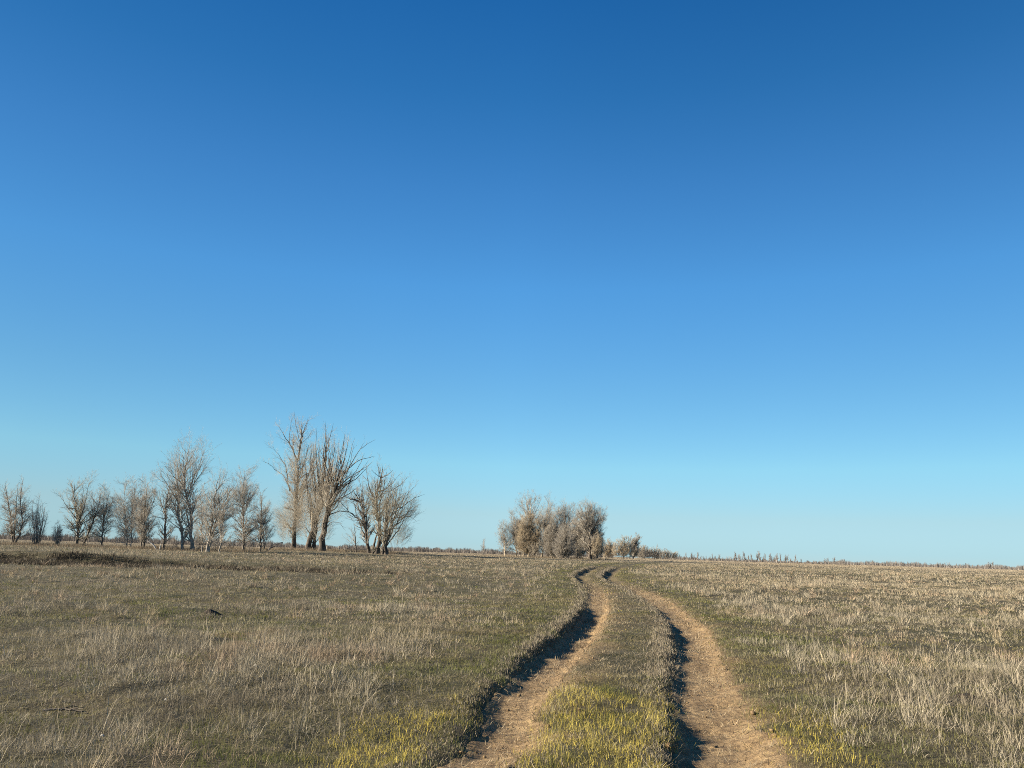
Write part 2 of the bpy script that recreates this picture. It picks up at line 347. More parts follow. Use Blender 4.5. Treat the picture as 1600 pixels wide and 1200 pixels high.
for r0, r1, dens, ns, wd in ((3.2, 9, 280, 9, .0029), (9, 14, 130, 9, .0046), (14, 26, 46, 9, .008), (26, 50, 9, 9, .015), (50, 95, 1.4, 8, .035)):
    x, y = scatter(r0, r1, dens)
    t = track(x, y); _, mk = rut(x, y); at_ = np.abs(t)
    verge = 1 - ss(1.9, 4.4, at_ + (fbm(x, y, 1.6, 151) - .5) * 1.8)
    patch = ss(.46, .62, fbm(x, y, 2.6, 161) * .55 + fbm(x, y, .7, 163) * .45)
    kp = rng.random(len(x)) < np.clip(np.maximum(verge * 1.0, (.33 + .5 * patch) * (1 - .7 * ss(13, 30, np.hypot(x, y)))) * (1 - mk * .95), 0, 1)
    x, y, t, at_ = x[kp], y[kp], t[kp], at_[kp]; n = len(x)
    q = fbm(x, y, .9, 171); q2 = fbm(x, y, .35, 173)
    cc = lerp(OLIVE, GREEN, ss(.4, .65, q)); cc = lerp(cc, (GREY * .62 + OLIVE * .38)[None], ss(.42, .6, q2) * np.where(at_ < .6, .95, np.where(at_ < 3.2, .38, .7)))
    yel = (1 - ss(7.2, 9.2, y + (fbm(x, y, .8, 181) - .5) * 3)) * 1.5 * np.maximum((at_ < .62) * 1.0, (ss(1.1, 1.4, at_) - ss(1.5, 2.2, at_ + (q - .5))) * .8 * (y < 7.8)) * ss(.25, .6, q + .12)
    yel = np.maximum(yel, np.maximum(((y > 26) & (y < 38)) * (at_ < 1.2) * .45, (at_ < .62) * .22 * ss(.45, .65, q2)))
    cc = lerp(cc, YEL[None], (rng.random(n) < np.clip(yel, 0, 1) * (.28 + .5 * ss(.35, .6, q2))) * rng.uniform(.55, 1, n))
    hh = (.022 + .028 * q) * (1 + .35 * yel) * (1 + r0 / 60)
    mid_ = (at_ < .7) * ss(8.5, 10, y + (q2 - .5) * 2) * ss(.25, .55, fbm(x, y, 1.2, 241)); cc = lerp(cc, (DARK * .55 + STRAW * .38)[None], mid_ * .75); hh = hh * (1 - .3 * (at_ < .7) * ss(8, 10, y))
    idx = np.repeat(np.arange(n), ns); N_ = len(idx)
    sp = .045 * (1 + r0 / 14)
    bx = x[idx] + rng.normal(0, sp, N_); by = y[idx] + rng.normal(0, sp, N_); bz, _ = ground_z(bx, by)
    sh = hh[idx] * rng.uniform(.5, 1.5, N_)
    grn.add(*stems(np.stack([bx, by, bz - .006], 1), sh, rng.uniform(0, 6.283, N_), np.abs(rng.normal(.35, .35, N_)), rng.normal(.35, .3, N_), wd * rng.uniform(.6, 1.4, N_), cc[idx] * rng.uniform(.6, 1.35, (N_, 1))))
grn.build('green_grass', m_green, 'short olive and yellow green grass on the verges and centre strip of the track', 'grass')

# dried weeds overhanging the cut edges of the ruts
rim = Bag()
for s in (-1, 1):
    n = 6500; y = 3.5 + 62 * rng.random(n) ** 1.7
    t = s * half(y) - .42 + rng.normal(-.03, .10, n)
    xc = np.interp(y, _gy, _gx); slp = np.interp(y, _gy, _gs); cs = 1 / np.sqrt(1 + slp * slp)
    x = xc + t * cs; yy = y - t * slp * cs
    kp = rng.random(n) < np.clip(depth(yy, s) * 6, .1, 1) * (.35 + .65 * ss(.35, .6, vn(yy * 1.3, yy * 0, 191 + s))); x, yy = x[kp], yy[kp]
    n = len(x); ns = 9; idx = np.repeat(np.arange(n), ns); N_ = len(idx)
    bx = x[idx] + rng.normal(0, .05, N_); by = yy[idx] + rng.normal(0, .06, N_); bz, _ = ground_z(bx, by)
    hh = (rng.uniform(.03, .085, n) * (.55 + .45 * ss(7, 12, yy)))[idx] * rng.uniform(.5, 1.3, N_)
    cc = lerp(np.repeat(DARK[None] * 1.1, N_, 0), (GREY * .85)[None], rng.random(N_) ** 1.2)
    rim.add(*stems(np.stack([bx, by, bz - .01], 1), hh, rng.uniform(0, 6.283, N_), np.abs(rng.normal(.25, .35, N_)), rng.normal(.3, .4, N_), (.0026 + .0003 * by) * rng.uniform(.7, 1.4, N_), cc))
rim.build('rut_edge_weeds', m_dry, 'dark brown dried weeds overhanging the cut edges of the ruts', 'weeds')

# dark weeds on the low bank at the left
bk = Bag(); n = 9500
x = rng.uniform(-44, -4, n); y = rng.uniform(34.5, 38, n)
x, y = x, y; kp = rng.random(n) < (1 - .62 * ss(-19, -13, x)) * (1 - ss(-9, -4, x)) * ss(.30, .55, fbm(x, y, 1.5, 201)) ; x, y = x[kp], y[kp]
idx = np.repeat(np.arange(len(x)), 10); N_ = len(idx)
bx = x[idx] + rng.normal(0, .15, N_); by = y[idx] + rng.normal(0, .15, N_); bz, _ = ground_z(bx, by)
bk.add(*stems(np.stack([bx, by, bz], 1), rng.uniform(.06, .19, N_), rng.uniform(0, 6.28, N_), np.abs(rng.normal(.3, .3, N_)), rng.normal(.2, .3, N_), np.full(N_, .02), DARK[None] * rng.uniform(.3, 1.0, (N_, 1)) * np.ones((N_, 3))))
bk.build('bank_weeds', m_dry, 'dark withered weeds on the low bank at the far left of the field', 'weeds')

uw = Bag(); n = 5200
x = np.r_[rng.uniform(-62, -28, 3200), rng.uniform(-40, -14, 1300), rng.uniform(-4, 20, 700)]; y = np.r_[rng.normal(88, 3.5, 3200), rng.normal(111, 5, 1300), rng.normal(146, 4, 700)]
kp = rng.random(n) < ss(.36, .6, fbm(x, y, 3, 251)); x, y = x[kp], y[kp]; hb = .12 + .4 * fbm(x, y, 2.2, 261)
idx = np.repeat(np.arange(len(x)), 9); N_ = len(idx); bx = x[idx] + rng.normal(0, .22, N_); by = y[idx] + rng.normal(0, .22, N_); bz, _ = ground_z(bx, by)
uw.add(*stems(np.stack([bx, by, bz], 1), hb[idx] * rng.uniform(.4, 1.3, N_), rng.uniform(0, 6.28, N_), np.abs(rng.normal(.2, .3, N_)), rng.normal(.2, .3, N_), np.full(N_, .018), lerp(np.repeat(c_([[.13, .10, .07]]), N_, 0), c_([[.30, .235, .155]]), rng.random(N_))))
uw.build('undergrowth_weeds', m_dry, 'tall brown withered weeds around the feet of the trees', 'weeds')

# ------------------------------------------------------------------ bare trees
def resample(P_, k):
    P_ = np.asarray(P_, float); s = np.r_[0, np.cumsum(np.linalg.norm(np.diff(P_, axis=0), axis=1))]
    # smooth through the points
    u = np.linspace(0, s[-1], k * 3); q = np.stack([np.interp(u, s, P_[:, i]) for i in range(3)], 1)
    kk = c_([.25, .5, .25])
    for _ in range(4):
        q[1:-1] = q[:-2] * .25 + q[1:-1] * .5 + q[2:] * .25
    return q[np.linspace(0, len(q) - 1, k).round().astype(int)]
def tubes(Pm, Rm, sides):
    m, k, _ = Pm.shape
    T = np.gradient(Pm, axis=1); T /= np.linalg.norm(T, axis=2, keepdims=True) + 1e-9
    ref = np.where(np.abs(T[..., 2:3]) > .8, c_([1., 0, 0]), c_([0, 0, 1.]))
    if k > 2: ref = np.broadcast_to(ref[:, :1], T.shape) + .001
    a = np.cross(T, ref); a /= np.linalg.norm(a, axis=2, keepdims=True) + 1e-9
    b_ = np.cross(T, a)
    an = np.arange(sides) * 2 * np.pi / sides
    V = Pm[:, :, None] + (np.cos(an)[None, None, :, None] * a[:, :, None] + np.sin(an)[None, None, :, None] * b_[:, :, None]) * Rm[:, :, None, None]
    base = (np.arange(m)[:, None, None] * k + np.arange(k - 1)[None, :, None]) * sides
    j = np.arange(sides)[None, None, :]; j2 = (j + 1) % sides
    Q_ = np.stack([base + j, base + j2, base + sides + j2, base + sides + j], -1).reshape(-1, 4)
    return V.reshape(-1, 3), Q_
def join(parts):
    V, Q_, o = [], [], 0
    for v, q in parts: V.append(v); Q_.append(q + o); o += len(v)
    return np.concatenate(V), np.concatenate(Q_)
def spawn(rg, Pm, Rm, dens, tl, th, L, ang, up, k=6, rr=.6, rmin=.006, taper=.25, wob=.12, fall=.42):
    seg = np.linalg.norm(np.diff(Pm, axis=1), axis=2); plen = seg.sum(1)
    cnt = np.maximum(1, (plen * dens * (th - tl) + rg.random(len(plen))).astype(int))
    idx = np.repeat(np.arange(len(Pm)), cnt); n = len(idx)
    t = rg.uniform(tl, th, n); kk = Pm.shape[1]; f = t * (kk - 1); i = np.minimum(f.astype(int), kk - 2); fr = (f - i)[:, None]
    p0 = Pm[idx, i] * (1 - fr) + Pm[idx, i + 1] * fr
    T = Pm[idx, i + 1] - Pm[idx, i]; T /= np.linalg.norm(T, axis=1, keepdims=True) + 1e-9
    r0 = (Rm[idx, i] * (1 - fr[:, 0]) + Rm[idx, i + 1] * fr[:, 0])
    nv = rg.normal(size=(n, 3)); nv -= (nv * T).sum(1, keepdims=True) * T; nv /= np.linalg.norm(nv, axis=1, keepdims=True) + 1e-9
    a = rg.normal(ang, .18, n)[:, None]
    d = np.cos(a) * T + np.sin(a) * nv
    ln = L * (1 - fall * (t - tl) / max(th - tl, 1e-3)) * rg.uniform(.5, 1.25, n) * np.clip(plen[idx] / np.median(plen), .35, 1.4)
    pts = [p0]; step = (ln / (k - 1))[:, None]
    for s in range(k - 1):
        d = d + rg.normal(0, wob, (n, 3)) + c_([0, 0, 1]) * up / (k - 1); d /= np.linalg.norm(d, axis=1, keepdims=True)
        pts.append(pts[-1] + d * step)
    rb = np.maximum(r0 * rr, rmin); Rc = rb[:, None] * np.linspace(1, taper, k)[None]
    return np.stack(pts, 1), np.maximum(Rc, rmin * .45)

CROP = {1: (0, 630, 4.706), 2: (200, 640, 5.0), 3: (390, 630, 4.8), 4: (700, 740, 4.444), 0: (0, 0, 1)}
SUM = {}
STYLE = dict(   # secondary: density per metre, length share of tree height, angle, upward pull; then tertiary and twigs
    poplar=dict(d1=3.4, l1=.24, a1=.8, u1=.5, d2=4.0, l2=.10, a2=.7, u2=.35, d3=7, l3=.045),
    willow=dict(d1=2.2, l1=.20, a1=.6, u1=.7, d2=3.6, l2=.10, a2=.6, u2=.4, d3=6, l3=.045),
    shrub=dict(d1=3.0, l1=.28, a1=.5, u1=.4, d2=4.0, l2=.15, a2=.5, u2=.25, d3=5, l3=.08),
    dense=dict(d1=3.4, l1=.30, a1=.65, u1=.55, d2=4.5, l2=.13, a2=.6, u2=.4, d3=7, l3=.055))
def tree(name, label, cat, crop, d, lines, radii, style='poplar', bk='grey', tw='twig', extra=0, seed=0, group=None, ntrunk=1, low=.12, scale=1.0, tr=.0056, split=False, bushes=(), dens=1.45, skirt=1.6, allow=False, fanl=()):
    rg = np.random.default_rng(1000 + seed); ox, oy, sc_ = CROP[crop]
    toP = lambda q, dd=d: P(ox + q[0] / sc_, oy + q[1] / sc_, dd)
    b0 = toP(lines[0][0]); z0, _ = ground_z(b0[:1], b0[1:2]); base = c_([b0[0], b0[1], z0[0]])
    world = [np.array([toP(q) for q in ln]) for ln in lines]
    topz = max(p[:, 2].max() for p in world); H = topz - base[2]
    limbs, lr = [], []
    for i, p in enumerate(world):
        p = p - base
        if i < ntrunk: p[0, 2] = (ground_z(p[:1, 0] + base[0], p[:1, 1] + base[1])[0][0] - base[2]) - .15
        k = np.linspace(0, 1, len(p))
        ext = np.abs(p[-1, 0] - p[0, 0]) * .7 + H * .04
        if i >= ntrunk: p[:, 1] += rg.uniform(-1, 1) * ext * k
        q = resample(p, 14); ll = np.linalg.norm(p[-1] - p[0])
        q[1:-1] += rg.normal(0, .006 * ll, (12, 3)) ; limbs.append(q)
        r = radii[min(i, len(radii) - 1)] * (.85 if i < ntrunk else .62); lr.append(np.linspace(1, 0, 14) ** .8 * (r - tr * 1.2) + tr * 1.2)
        if i < ntrunk: lr[-1][0] *= 1.35
    # limbs reaching towards and away from the viewer
    src = list(range(ntrunk, len(limbs))) or [0]
    xl, xr_ = [], []
    for e in range(extra):
        i = src[e % len(src)]; q = limbs[i] - limbs[i][0]; a = rg.choice([-1, 1]) * rg.uniform(.9, 2.2)
        rot = c_([[math.cos(a), -math.sin(a), 0], [math.sin(a), math.cos(a), 0], [0, 0, 1]])
        tq = limbs[0] ; xl.append(q @ rot.T * c_([rg.uniform(.7, 1.0)] * 2 + [rg.uniform(.8, .97)]) + limbs[i][0]); xr_.append(lr[i] * .85)
    for (n_, x0, x1, yt, kc, ys0, ys1) in fanl:      # many finer limbs rising in a fan
        for e in range(n_):
            u_ = -1 + 2 * (e + rg.random()) / n_
            q = limbs[0]; pt = q[int(rg.integers(ys0, ys1))]
            e_ = toP(((x0 + x1) / 2 + u_ * (x1 - x0) / 2, yt + kc * abs(u_) ** 2 + rg.uniform(0, 70))) - base
            e_[1] += rg.uniform(-1, 1) * (x1 - x0) / 2 / sc_ / FPX * d * math.sqrt(max(0, 1 - u_ * u_))
            md = pt + (e_ - pt) * c_([.58, .58, .45]); m2 = pt + (e_ - pt) * c_([.83, .83, .74])
            xl.append(resample(np.array([pt, md, m2, e_]), 14) + np.r_[np.zeros((1, 3)), rg.normal(0, .06, (13, 3))]); xr_.append(np.linspace(1, 0, 14) ** .8 * (.085 - tr) + tr * 1.2)
    root = empty(name, base); tag(root, label, cat, group)
    nt_ = ntrunk
    tk_ = list(range(nt_ := ntrunk)); rest = [tubes(limbs[i][None], lr[i][None], 6) for i in range(nt_, len(limbs))] + [tubes(a[None], b_[None], 5) for a, b_ in zip(xl, xr_)]
    mesh_obj('trunk', *join([tubes(limbs[i][None], lr[i][None], 7) for i in tk_] + ([] if split else rest)), BK[bk], root)
    if split:
        for v_, q_ in rest: mesh_obj('limb', v_, q_, BK[bk], root)
    S = STYLE[style]
    PL = np.stack(limbs + xl); RL = np.stack(lr + xr_)
    k_ = dens / (.35 + .65 * H / 10) if H < 14 else dens / (.35 + .65 * 1.5)
    P1, R1 = spawn(rg, PL, RL, S['d1'] * k_ * .7, low, .98, S['l1'] * H * scale, S['a1'], S['u1'], 7, .5, tr * 1.7)
    tk = PL[:nt_] if not allow else PL
    P1b, R1b = spawn(rg, tk, RL[:len(tk)], S['d1'] * k_ * skirt, .07, .75, S['l1'] * H * min(scale * 1.05, .9), S['a1'] + .25, S['u1'] * .8, 7, .35, tr * 1.5)
    P1 = np.concatenate([P1, P1b]); R1 = np.concatenate([R1, R1b])
    P2, R2 = spawn(rg, P1, R1, S['d2'] * k_, .15, 1, S['l2'] * H * scale, S['a2'], S['u2'], 5, .6, tr * 1.1)
    P3, R3 = spawn(rg, P2, R2, S['d3'] * k_, .1, 1, S['l3'] * H * scale, .6, .25, 3, .7, tr * .8, taper=.5)
    parts = [tubes(P1, R1, 4), tubes(P2, R2, 3), tubes(P3, R3, 3)]
    for (cx, cy, rx, ry, n) in bushes:   # masses of shoots low on the trunk
        c = toP((cx, cy)) - base; sx_ = rx / sc_ / FPX * d; sz_ = ry / sc_ / FPX * d
        th = rg.uniform(0, 6.283, n); ra = np.sqrt(rg.random(n)) * sx_
        st = np.stack([c[0] + np.cos(th) * ra, c[1] + np.sin(th) * ra, c[2] + rg.uniform(-1, .6, n) * sz_ * np.sqrt(1 - (ra / sx_) ** 2 * .9)], 1)
        out = np.stack([np.cos(th) * ra / sx_, np.sin(th) * ra / sx_, rg.uniform(.3, 1.2, n)], 1); out /= np.linalg.norm(out, axis=1, keepdims=True)
        ln = rg.uniform(.25, .6, n) * sz_
        pb = np.stack([st + out * ln[:, None] * f + rg.normal(0, .02 * sz_, (n, 3)) * (f > 0) for f in np.linspace(0, 1, 5)], 1)
        rb = np.full((n, 5), tr * 1.2) * np.linspace(1, .5, 5)
        P4, R4 = spawn(rg, pb, rb, 5 * k_, .2, 1, .35 * sz_, .55, .3, 4, .7, tr * .8)
        parts += [tubes(pb, rb, 3), tubes(P4, R4, 3)]
    mesh_obj('crown', *join(parts), BK[tw], root)
    SUM[label] = len(P3)
    return root
def fan(name, label, crop, d, bx, by, xl, xr, yt, n, r, style='shrub', bk='dark', tw='twig', seed=0, curve=.55, flat=.35, group=None, cat='shrub', bw=6, **kw):
    rg = np.random.default_rng(500 + seed); ox, oy, s = CROP[crop]
    lines = []
    for i in range(n):
        u = -1 + 2 * (i + rg.uniform(.2, .8)) / n
        ex = (xl + xr) / 2 + u * (xr - xl) / 2 * .97; ey = yt + (by - yt) * (flat * abs(u) ** 1.8 + rg.uniform(.02, .16))
        sxp = bx + u * bw + rg.uniform(-1, 1)
        mid = (sxp + (ex - sxp) * curve * rg.uniform(.75, 1.1), by + (ey - by) * .5)
        lines.append([(sxp, by), ((sxp + mid[0]) / 2 - (ex - sxp) * .04, by + (ey - by) * .25), mid, (ex, ey)])
    rg.shuffle(lines)
    lines.sort(key=lambda l: abs(l[0][0] - bx))
    # depth: give each stem its own lean towards or away from the viewer
    return tree(name, label, cat, crop, d, lines, [r], style, bk, tw, seed=seed, group=group, ntrunk=max(1, n // 4), allow=True, **{'skirt': .7, **kw})
W1 = 'bare trees in the row at the left'
tree('forked_tree', 'slender forked bare tree with two curved trunks at the far left edge', 'tree', 1, 90,
     [[(95, 1045), (90, 960), (80, 870), (65, 760), (45, 640), (38, 570)], [(108, 1040), (140, 970), (168, 900), (152, 790), (146, 690), (165, 600), (172, 545)]], [.13, .12], seed=1, ntrunk=2, extra=1, bk='dark', group=W1, scale=.9)
fan('bare_shrub', 'large dark vase shaped shrub of many upright stems near the left edge', 1, 90, 268, 1050, 203, 365, 690, 16, .055, seed=2, tw='far', scale=.7, dens=.8, bw=22)
fan('bare_shrub', 'small dark shrub alone between the vase shaped shrub and the bushy tree', 1, 90, 420, 1050, 385, 470, 885, 8, .05, seed=3, tw='far', bw=14)
tree('bare_tree', 'bushy bare tree with dark short trunk and dense crown left of the leaning tree', 'tree', 1, 92,
     [[(562, 1045), (578, 920), (565, 800), (545, 690), (545, 585)], [(577, 900), (500, 820), (438, 785)], [(580, 880), (620, 760), (640, 650), (655, 585)], [(574, 860), (505, 760), (470, 680)], [(570, 820), (520, 700), (500, 620)], [(578, 900), (640, 800), (690, 760)]], [.22, .09], style='dense', seed=4, extra=3, bk='dark', tw='olive', group=W1, dens=1.0, scale=.85)
tree('bare_tree', 'thin bare tree leaning to the right beside the bushy dark trunked tree', 'tree', 1, 93,
     [[(608, 1042), (650, 950), (700, 830), (728, 740), (742, 660)], [(655, 950), (690, 860), (685, 760), (665, 690)], [(690, 850), (740, 790), (770, 760)]], [.13, .07], seed=5, extra=2, bk='dark', group=W1)
tree('bare_tree', 'small bare tree with a single dark trunk right of the leaning tree', 'tree', 1, 93,
     [[(747, 1048), (755, 930), (765, 820), (790, 720), (806, 650)], [(760, 880), (820, 770), (838, 690)], [(758, 900), (715, 800), (705, 720)]], [.12, .06], seed=6, extra=3, bk='dark', group=W1)
tree('bare_tree', 'airy pale bare tree with two close thin trunks and drooping left branches', 'tree', 1, 92,
     [[(940, 1060), (930, 940), (916, 800), (915, 680), (930, 565)], [(965, 1055), (966, 900), (970, 770), (985, 680), (1000, 590)], [(932, 950), (872, 880), (822, 820)], [(926, 880), (850, 800), (836, 730)], [(968, 860), (1010, 740), (1022, 660)]], [.10, .09, .05], seed=7, ntrunk=2, extra=3, tw='twig', group=W1)
tree('bare_tree', 'grey bare tree with a narrow crown just left of the white bent trunk', 'tree', 1, 85,
     [[(1062, 1062), (1066, 900), (1070, 760), (1086, 590)], [(1040, 1060), (1046, 930), (1040, 800), (1030, 740)], [(1070, 860), (1120, 740), (1140, 650)]], [.13, .10, .06], style='dense', seed=8, ntrunk=2, extra=3, bk='dark', group=W1, scale=.8)
tree('broken_tree', 'bent broken trunk with bare white wood in front of the grey trees', 'tree', 1, 84,
     [[(1172, 1085), (1150, 1078), (1135, 1047), (1105, 1024), (1070, 1010)], [(1172, 1085), (1180, 1050), (1190, 1010)]], [.15, .10], seed=9, ntrunk=2, bk='pale', tw='wood', scale=.4, dens=.25, low=.6, skirt=.3)
tree('bare_tree', 'grey bare tree with a dark straight trunk right behind the white bent trunk', 'tree', 1, 86,
     [[(1206, 1066), (1214, 950), (1214, 820), (1226, 720), (1246, 610)], [(1212, 850), (1150, 835), (1105, 830)], [(1216, 820), (1180, 720), (1165, 640)], [(1222, 740), (1260, 680), (1280, 600)]], [.16, .07], style='dense', seed=10, extra=3, bk='dark', group=W1, dens=.9, scale=.8)
tree('poplar_tree', 'bare poplar with a curved grey trunk left of the tallest poplar', 'tree', 2, 86,
     [[(432, 1100), (420, 980), (400, 850), (390, 720), (386, 560), (396, 420)], [(400, 850), (340, 700), (300, 580), (256, 500)], [(392, 720), (335, 600), (290, 500)], [(390, 640), (370, 500), (365, 400)], [(395, 800), (330, 760), (270, 700)]], [.19, .08], style='dense', seed=11, extra=2, group=W1, split=True, dens=.85, scale=.85)
tree('poplar_tree', 'tallest bare poplar of the left row with a winding pale trunk and forked top', 'tree', 2, 86,
     [[(505, 1100), (505, 950), (490, 800), (465, 690), (437, 600), (440, 500), (460, 400), (482, 275)], [(465, 690), (500, 600), (550, 500), (600, 400), (630, 325)], [(440, 520), (400, 430), (388, 340)], [(437, 600), (380, 530), (330, 450)], [(505, 595), (580, 520), (655, 460)], [(480, 760), (540, 680), (600, 640)], [(450, 440), (500, 360), (520, 300)]], [.23, .10], style='dense', seed=12, extra=3, group=W1, split=True, dens=.85, scale=.85)
tree('bare_tree', 'thin pale bare tree between the tallest poplar and the dark leaning clump', 'tree', 2, 81,
     [[(580, 1102), (582, 950), (572, 800), (582, 680)], [(576, 860), (540, 760), (535, 700)]], [.09, .05], seed=13, extra=2, group=W1)
tree('bare_tree', 'dark trunked bare tree splitting into limbs that lean to the right of the poplars', 'tree', 2, 80,
     [[(620, 1098), (640, 980), (660, 880), (670, 740), (690, 620), (720, 520)], [(628, 1095), (665, 960), (720, 790), (790, 650), (842, 570)], [(660, 900), (640, 760), (650, 620)], [(690, 640), (750, 560), (780, 480)], [(720, 790), (700, 700), (730, 600)]], [.17, .15, .07], style='dense', seed=14, ntrunk=2, extra=3, bk='grey', group=W1, split=True, dens=1.0, scale=.85)
tree('bare_tree', 'thin curved bare tree right of the dark leaning clump', 'tree', 2, 79,
     [[(718, 1105), (730, 980), (740, 860), (765, 750), (790, 660)], [(735, 900), (770, 820), (800, 780)]], [.10, .05], seed=15, extra=2, group=W1)
tree('poplar_tree', 'slim pointed bare poplar standing alone with open sky around it', 'tree', 2, 90,
     [[(906, 1090), (905, 950), (898, 800), (896, 650), (912, 470)], [(905, 880), (850, 780), (805, 745)], [(905, 910), (955, 855), (985, 820)], [(900, 800), (935, 710), (942, 620)], [(898, 830), (855, 720), (848, 650)], [(904, 940), (870, 880), (835, 860)]], [.15, .05], seed=16, extra=5, bk='dark', group=W1)
tree('bare_tree', 'narrow pale topped sapling with shrubby base left of the big willows', 'tree', 2, 92,
     [[(1036, 1090), (1040, 950), (1042, 800), (1040, 640)], [(1062, 1090), (1085, 990), (1115, 930)], [(1030, 1085), (1012, 970)], [(1040, 950), (1065, 860), (1075, 800)]], [.12, .07], style='dense', seed=17, extra=3, bk='dark', group=W1, scale=.8)
W2 = 'big bare willows'
tree('willow_tree', 'tall willow with a straight dark trunk and long bare limbs spreading left', 'tree', 3, 116,
     [[(325, 1096), (335, 970), (345, 850), (352, 700), (360, 560), (360, 430)], [(360, 440), (320, 335), (260, 245), (213, 165)], [(360, 440), (380, 315), (395, 225), (430, 100)], [(352, 725), (300, 660), (240, 560), (205, 510), (140, 485)], [(300, 660), (270, 470), (220, 390), (160, 315)],
      [(395, 230), (425, 180), (455, 110)], [(300, 300), (296, 210), (308, 100)], [(382, 315), (362, 200), (350, 70)], [(358, 600), (310, 520), (280, 480)], [(345, 850), (390, 760), (420, 640), (430, 520)], [(205, 510), (160, 460), (118, 440)]], [.42, .17, .18, .16, .12, .07, .07, .07, .1, .1, .06],
     style='willow', skirt=.8, seed=18, bk='black', tw='wtwig', extra=3, split=True, group=W2, low=.25, scale=.62, dens=1.4, fanl=((12, 330, 560, 290, 80, 4, 11),), bushes=((300, 900, 70, 170, 600), (380, 720, 60, 200, 320)))
tree('willow_tree', 'broad willow with thick black trunks and upright limbs amid the big clump', 'tree', 3, 111,
     [[(440, 1100), (452, 1010), (488, 920), (520, 820), (540, 700), (555, 560), (565, 420)], [(475, 1104), (490, 1020), (500, 930), (470, 800), (450, 690)], [(540, 700), (505, 520), (490, 340), (500, 180)], [(555, 560), (572, 340), (565, 130)], [(560, 480), (592, 310), (630, 150)], [(490, 910), (452, 760), (430, 600), (412, 430)], [(520, 820), (480, 640), (462, 480), (470, 360)], [(530, 760), (600, 560), (640, 400), (650, 250)], [(535, 730), (560, 640), (620, 480)]],
     [.5, .34, .16, .17, .15, .16, .14, .14, .1], style='willow', skirt=.7, seed=19, bk='black', tw='wtwig', ntrunk=2, extra=2, split=True, group=W2, low=.2, scale=.56, dens=.85, fanl=((20, 405, 730, 195, 200, 3, 10), (12, 430, 700, 400, 100, 2, 8)), bushes=((460, 850, 90, 220, 600), (560, 640, 120, 240, 300)))
tree('willow_tree', 'thick trunked willow with limbs fanning out and arching to the right', 'tree', 3, 107,
     [[(542, 1110), (546, 990), (570, 880), (600, 760), (640, 640), (690, 540), (740, 470)], [(640, 640), (720, 530), (790, 420), (872, 295)], [(690, 540), (800, 430), (932, 390)], [(640, 650), (740, 570), (870, 495), (930, 455)], [(600, 760), (640, 560), (682, 390), (720, 235)], [(570, 880), (590, 650), (602, 450), (640, 310)], [(590, 840), (660, 805), (740, 815), (830, 885)], [(600, 790), (670, 720), (750, 745)], [(840, 340), (880, 300), (935, 265)], [(560, 950), (620, 890), (690, 900), (740, 960)], [(620, 700), (690, 640), (760, 600)]],
     [.56, .17, .15, .15, .17, .16, .13, .1, .06, .08, .1], style='willow', skirt=.6, seed=20, bk='black', tw='wtwig', extra=2, split=True, group=W2, low=.2, scale=.56, dens=.85, fanl=((16, 500, 900, 215, 200, 3, 10), (10, 560, 840, 450, 120, 2, 8)), bushes=((590, 760, 90, 200, 350), (540, 960, 60, 110, 250)))
tree('willow_tree', 'smaller bare willow leaning left under the arch of the big willow', 'tree', 3, 105,
     [[(895, 1112), (880, 1000), (860, 860), (838, 740), (800, 650)], [(798, 1112), (796, 1040), (788, 960), (780, 900)], [(858, 850), (800, 770), (730, 725)], [(840, 750), (838, 660), (822, 570)], [(870, 930), (810, 880), (740, 870)], [(880, 1000), (850, 900), (790, 820)], [(850, 800), (890, 700), (890, 620)]], [.3, .1, .1, .1, .08], style='willow', seed=21, bk='black', tw='twig', ntrunk=2, extra=4, split=True, group=W2, low=.2, scale=.8, dens=1.15, fanl=((12, 660, 930, 600, 120, 3, 11),), skirt=1.6)
tree('willow_tree', 'round crowned bare willow with a grey trunk rising in a twist', 'tree', 3, 103,
     [[(955, 1114), (985, 1000), (966, 860), (945, 730), (960, 660), (990, 560), (1000, 460)], [(925, 1112), (940, 1030), (965, 940)], [(945, 730), (900, 650), (882, 580), (832, 530)], [(990, 560), (1040, 540), (1088, 508)], [(960, 660), (1060, 655), (1130, 600), (1172, 535)], [(985, 580), (970, 500), (960, 450)], [(955, 780), (1000, 690), (1050, 600), (1060, 520)], [(900, 650), (880, 540), (875, 460)]], [.36, .25, .12, .1, .12, .08], style='willow', seed=22, bk='black', tw='olive', ntrunk=2, extra=4, split=True, group=W2, low=.2, scale=.75, dens=1.0, fanl=((10, 850, 1120, 480, 150, 3, 10),), bushes=((985, 760, 70, 200, 300),))
tree('willow_tree', 'wide spreading bare willow at the right end with limbs reaching far right', 'tree', 3, 101,
     [[(1025, 1114), (1015, 1000), (1022, 900), (1060, 840), (1130, 790)], [(1000, 1114), (1005, 1040), (1020, 960), (1040, 900)], [(1130, 790), (1230, 705), (1302, 675)], [(1060, 870), (1150, 845), (1262, 775)], [(1022, 900), (1030, 750), (1080, 650), (1120, 590)], [(1130, 860), (1200, 845), (1248, 885)], [(1060, 840), (1110, 720), (1180, 650)], [(1100, 800), (1160, 720), (1230, 650), (1280, 610)], [(1020, 960), (1080, 940), (1150, 940)]], [.34, .22, .1, .1, .12, .07], style='willow', seed=23, bk='black', tw='olive', ntrunk=2, extra=4, split=True, group=W2, low=.15, scale=.8, dens=1.0, fanl=((12, 1000, 1260, 560, 200, 2, 10),), bushes=((1100, 980, 90, 110, 500), (1110, 800, 120, 150, 420)))
W3 = 'bare trees of the grove beyond the track'
tree('bare_tree', 'tiny lone bare sapling between the willows and the central grove', 'tree', 4, 170, [[(245, 552), (248, 500), (250, 450)]], [.07], seed=24, extra=1, tw='far', group=W3)
